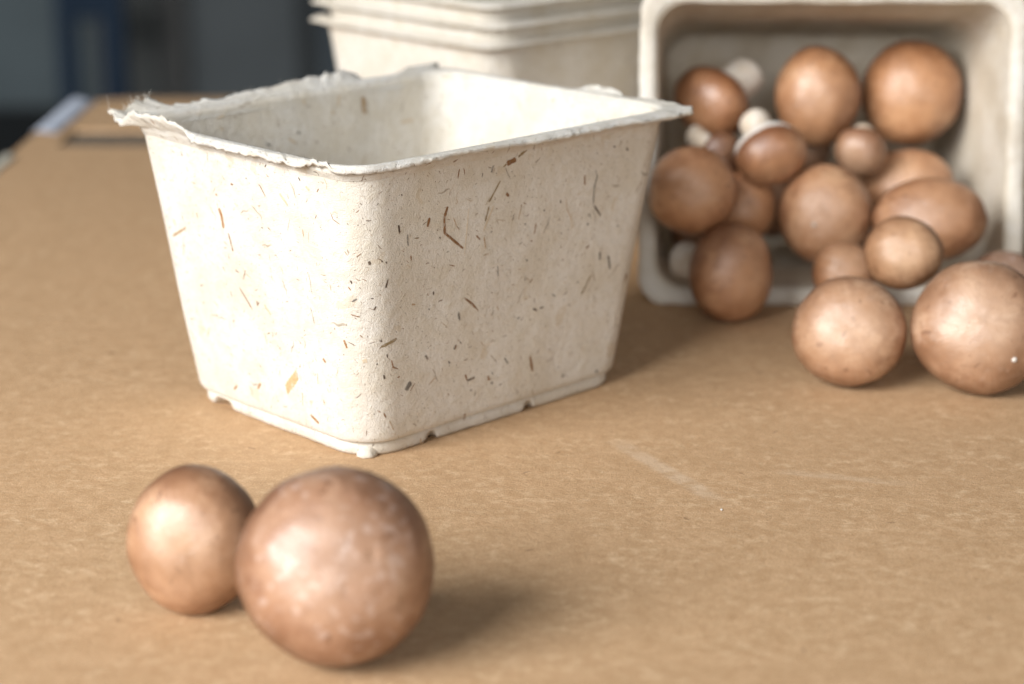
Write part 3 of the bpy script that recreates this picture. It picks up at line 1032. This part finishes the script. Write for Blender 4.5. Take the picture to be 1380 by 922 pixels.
# stack of nested punnets behind
SW = ['lowest', 'second', 'third']
proto = empty('pulp_punnet')
build_tray(proto, 9.0, .0009, False, rim_mat=M_PULP)
sx, sy = .0265, .152
ya = R(42.5)
fc = Matrix.Rotation(ya, 3, 'Z') @ Vector((-(A + FW), -(B + FW), 0))
base = Vector((sx - fc.x, sy - fc.y, 0))
for i, lab in enumerate(['cream pulp punnet at the bottom of the nested stack behind',
                         'middle cream pulp punnet nested in the stack behind',
                         'topmost visible cream pulp punnet of the stack behind']):
    if i == 0: o = proto
    else:
        o = proto.copy(); COL.objects.link(o)
        for ch in list(proto.children):
            c = ch.copy(); COL.objects.link(c); c.parent = o
    o.location = base + Vector((.0008 * i, -.0006 * i, .0084 * i))
    o.rotation_euler.z = ya + R((0, 1.2, -.8)[i])
    tag(o, lab, 'punnet', 'nested punnets stacked in the background')

# ------------------------------------------------------------------ mushrooms
CAMP = Vector((0.0368, -0.68, 0.2238))


def lathe(prof, nseg, fn):
    vs, fs = [], []
    m = len(prof)
    for i, (rho, z) in enumerate(prof):
        for k in range(nseg):
            th = 2 * math.pi * k / nseg
            vs.append(fn(rho * math.cos(th), rho * math.sin(th), z))
    for i in range(m - 1):
        for k in range(nseg):
            a, b = i * nseg + k, i * nseg + (k + 1) % nseg
            fs.append((a, a + nseg, b + nseg, b))
    return vs, fs


def mushroom(pos, rx, ry, axis, label, tone=(1, 1, 1), scales=0.0, stem=1.15, dome=.80, seed=1, group=None, specks=(), dents=(), stem_r=.40, collar=False, lump=1.0):
    root = tag(empty('mushroom', pos), label, 'mushroom', group)
    Zw = Vector(axis).normalized()
    Xw = Vector((1, 0, 0)); Xw = (Xw - Zw * Xw.dot(Zw)).normalized()
    Yw = Zw.cross(Xw)
    root.rotation_euler = Matrix((Xw, Yw, Zw)).transposed().to_euler()
    rm = (rx + ry) / 2
    so = Vector((seed * 3.17, seed * 1.7, seed * .9))
    def warp(x, y, z):
        v = Vector((x, y, z))
        k = 1 + lump * .045 * mnoise.noise(v * 1.1 + so) + .018 * mnoise.noise(v * 2.6 + so) + .006 * mnoise.noise(v * 6 + so)
        p = Vector((v.x * k * rx, v.y * k * ry, v.z * k * rm))
        for (dv, dr, dd) in dents:
            d = (v.normalized() - Vector(dv).normalized()).length
            if d < dr: p -= v.normalized() * dd * (1 - (d / dr) ** 2) ** 2
        return p
    prof = []
    n = 30
    for i in range(n + 1):
        th = math.pi / 2 * (1 - i / n)
        prof.append((max(.004, math.cos(th) ** .94), dome * math.sin(th) ** 1.0))
    prof += [(.992, -.08), (.965, -.17), (.915, -.26), (.84, -.335), (.75, -.385), (.66, -.40), (.60, -.385)]
    vs, fs = lathe(prof, 56, warp)
    fs.append(tuple(range(56)))
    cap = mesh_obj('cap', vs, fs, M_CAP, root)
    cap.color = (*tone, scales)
    # torn veil and gills under the cap
    vp = [(.80, -.345), (.70, -.40), (.62, -.44), (.52, -.455), (.42, -.45), (.30, -.42)]
    vs, fs = lathe(vp, 36, lambda x, y, z: warp(x, y, z - .02 * abs(mnoise.noise(Vector((x * 5, y * 5, seed))))))
    mesh_obj('veil', vs, fs, M_VEIL, root)
    if collar:
        vs, fs = lathe([(.90, -.24), (.90, -.33), (.86, -.44), (.76, -.53), (.60, -.57), (.40, -.54)], 36, warp)
        mesh_obj('collar', vs, fs, M_VEIL, root)
    sp = [(stem_r * 1.05, -.36), (stem_r * 1.02, -.5), (stem_r, -.7), (stem_r * 1.06, -stem + .18), (stem_r * 1.05, -stem + .06), (stem_r * .93, -stem)]
    vs, fs = lathe(sp, 30, warp)
    st = mesh_obj('stem', vs, fs, M_FLESH, root)
    vs, fs = lathe([(stem_r * .93, -stem + .01), (stem_r * .8, -stem - .025), (stem_r * .4, -stem - .035), (.01, -stem - .03)], 30, warp)
    mesh_obj('cut_end', vs, fs, M_END, st)
    for (dv, s) in specks:
        d = Vector(dv).normalized()
        # meet the dome
        c = warp(d.x, d.y, d.z * dome)
        bm = bmesh.new()
        bmesh.ops.create_icosphere(bm, subdivisions=2, radius=s)
        for v in bm.verts: v.co = v.co * (1 + .2 * mnoise.noise(v.co * 900)) + c
        me = bpy.data.meshes.new('white_speck'); bm.to_mesh(me); bm.free()
        me.materials.append(M_VEIL)
        o = bpy.data.objects.new('white_speck', me); COL.objects.link(o); o.parent = root
    return root


def tocam(p, dx=0.0, dz=0.0, dy=0.0):
    v = (CAMP - Vector(p)).normalized()
    return (v.x + dx, v.y + dy, v.z + dz)


GF, GR, GT = 'mushrooms lying in front of the punnet', 'mushrooms spilled out of the tipped punnet', 'mushrooms inside the tipped punnet'
p = (-.0072, -.2179, .0249)
mushroom(p, .0249, .0249, tocam(p, .10, .02), 'large brown mushroom with whitish flecks, nearest the camera', (1.10, 1.02, .98), .42, 1.05, .9, 1, GF, lump=.35,
         dents=[((.30, .10, .95), .10, .0007), ((.02, -.28, .95), .06, .0004), ((.62, -.35, .6), .16, .0006)])
p = (-.0476, -.187, .0195)
mushroom(p, .0176, .0205, tocam(p, -.12, -.28), 'smaller shiny brown mushroom, left of the large front one', (1.25, 1.17, 1.06), .05, .9, .84, 2, GF)
p = (.1574, .0043, .0198)
mushroom(p, .0202, .0197, tocam(p, 0, .05), 'round light brown mushroom on the cardboard, left of the biggest spilled one', (1.25, 1.22, 1.16), .06, 1.0, .82, 3, GR)
p = (.2024, -.0023, .0236)
mushroom(p, .0240, .0237, tocam(p, .05, .10), 'biggest spilled mushroom, pale tan with one white dot, at the right border', (1.22, 1.22, 1.20), .1, 1.0, .84, 4, GR,
         specks=[((.44, -.55, .70), .00105)])
p = (.2306, .0803, .0150)
mushroom(p, .0146, .0150, tocam(p, .1, .35), 'greyish mushroom peeking out behind the biggest spilled one', (.92, .92, .98), .4, 1.0, .8, 5, GR)
p = (.1232, .0872, .0195)
mushroom(p, .0181, .0202, (.55, -.80, .02), 'dull brown mushroom on the punnet lip, white stem at its left', (1.34, 1.16, .96), .08, 1.55, .80, 6, GR, stem_r=.36)  # tone raised in place of fill light on this shaded cap
p = (0.1671, 0.0791, 0.0219)
mushroom(p, .0123, .0123, tocam(p, 0, .25), 'small pale mushroom half hidden behind the round spilled one', (1.6, 1.45, 1.28), .2, .9, .8, 7, GR)  # tone brightened to offset the shade it lies in
p = (.1826, .0425, .0391)
mushroom(p, .0147, .0138, tocam(p, -.05, .1), 'small light tan mushroom perched on top of the spilled ones', (1.38, 1.32, 1.18), .05, .8, .86, 8, GR)
p = (.2038, .0996, .0380)
mushroom(p, .0226, .0172, tocam(p, .12, .30), 'wide glossy brown mushroom behind the perched small one', (1.26, 1.08, .9), .15, .8, .84, 9, GT)
p = (.2047, .1476, .0410)
mushroom(p, .0188, .0163, tocam(p, -.1, .5), 'pale orange mushroom between the wide one and the back right one', (1.42, 1.26, 1.08), .05, .8, .82, 10, GT)
p = (.2086, .1741, .0766)
mushroom(p, .0217, .0225, tocam(p, -.05, -.05), 'biggest mushroom in the tipped punnet, top right', (1.34, 1.12, .86), .12, .75, .84, 11, GT)
p = (.1668, .1637, .0768)
mushroom(p, .0180, .0214, tocam(p, -.1, -.05), 'tall dark brown mushroom at the top middle of the tipped punnet', (1.14, .95, .74), .08, .75, .84, 12, GT)
p = (.1817, .1373, .0587)
mushroom(p, .0110, .0110, (-.22, -.80, -.42), 'little pinkish mushroom between the two big top ones', (1.22, 1.14, 1.05), .1, 1.15, .84, 13, GT)
p = (0.1643, 0.1119, 0.0372)
mushroom(p, .0193, .0204, tocam(p, -.05, .05), 'rosy tan mushroom in the centre with a white dot', (1.34, 1.18, 1.0), .1, .8, .84, 14, GT,
         specks=[((-.20, -.22, .95), .0010)])
p = (.1414, .1164, .0617)
mushroom(p, .0147, .0138, (.26, -.66, -.52), 'brown mushroom with a thick white collar at its upper left', (1.32, 1.1, .88), .15, 1.35, .86, 15, GT, stem_r=.42, collar=True)
p = (.1215, .1581, .0755)
mushroom(p, .0172, .0155, (-.58, -.62, -.30), 'dark brown mushroom deep at the upper left, pale stem to its right', (1.2, .95, .7), .05, 1.6, .84, 16, GT, stem_r=.5)
p = (.1085, .0981, .0501)
mushroom(p, .0177, .0178, tocam(p, -.05, .0), 'glossy brown mushroom hanging over the left rim of the tipped punnet', (1.42, 1.20, .96), .12, .8, .86, 17, GT)  # brighter tone stands in for fill light here
p = (.1328, .1266, .0378)
mushroom(p, .0135, .0147, tocam(p, .2, 0), 'orange brown mushroom half hidden right of the left rim one', (1.4, 1.12, .84), .05, .8, .84, 18, GT)
p = (.1225, .1371, .0581)
mushroom(p, .0092, .0099, (.62, -.60, -.35), 'small dark mushroom with a white stem tucked by the left side', (.95, .85, .78), .1, 1.6, .84, 19, GT, stem_r=.45)
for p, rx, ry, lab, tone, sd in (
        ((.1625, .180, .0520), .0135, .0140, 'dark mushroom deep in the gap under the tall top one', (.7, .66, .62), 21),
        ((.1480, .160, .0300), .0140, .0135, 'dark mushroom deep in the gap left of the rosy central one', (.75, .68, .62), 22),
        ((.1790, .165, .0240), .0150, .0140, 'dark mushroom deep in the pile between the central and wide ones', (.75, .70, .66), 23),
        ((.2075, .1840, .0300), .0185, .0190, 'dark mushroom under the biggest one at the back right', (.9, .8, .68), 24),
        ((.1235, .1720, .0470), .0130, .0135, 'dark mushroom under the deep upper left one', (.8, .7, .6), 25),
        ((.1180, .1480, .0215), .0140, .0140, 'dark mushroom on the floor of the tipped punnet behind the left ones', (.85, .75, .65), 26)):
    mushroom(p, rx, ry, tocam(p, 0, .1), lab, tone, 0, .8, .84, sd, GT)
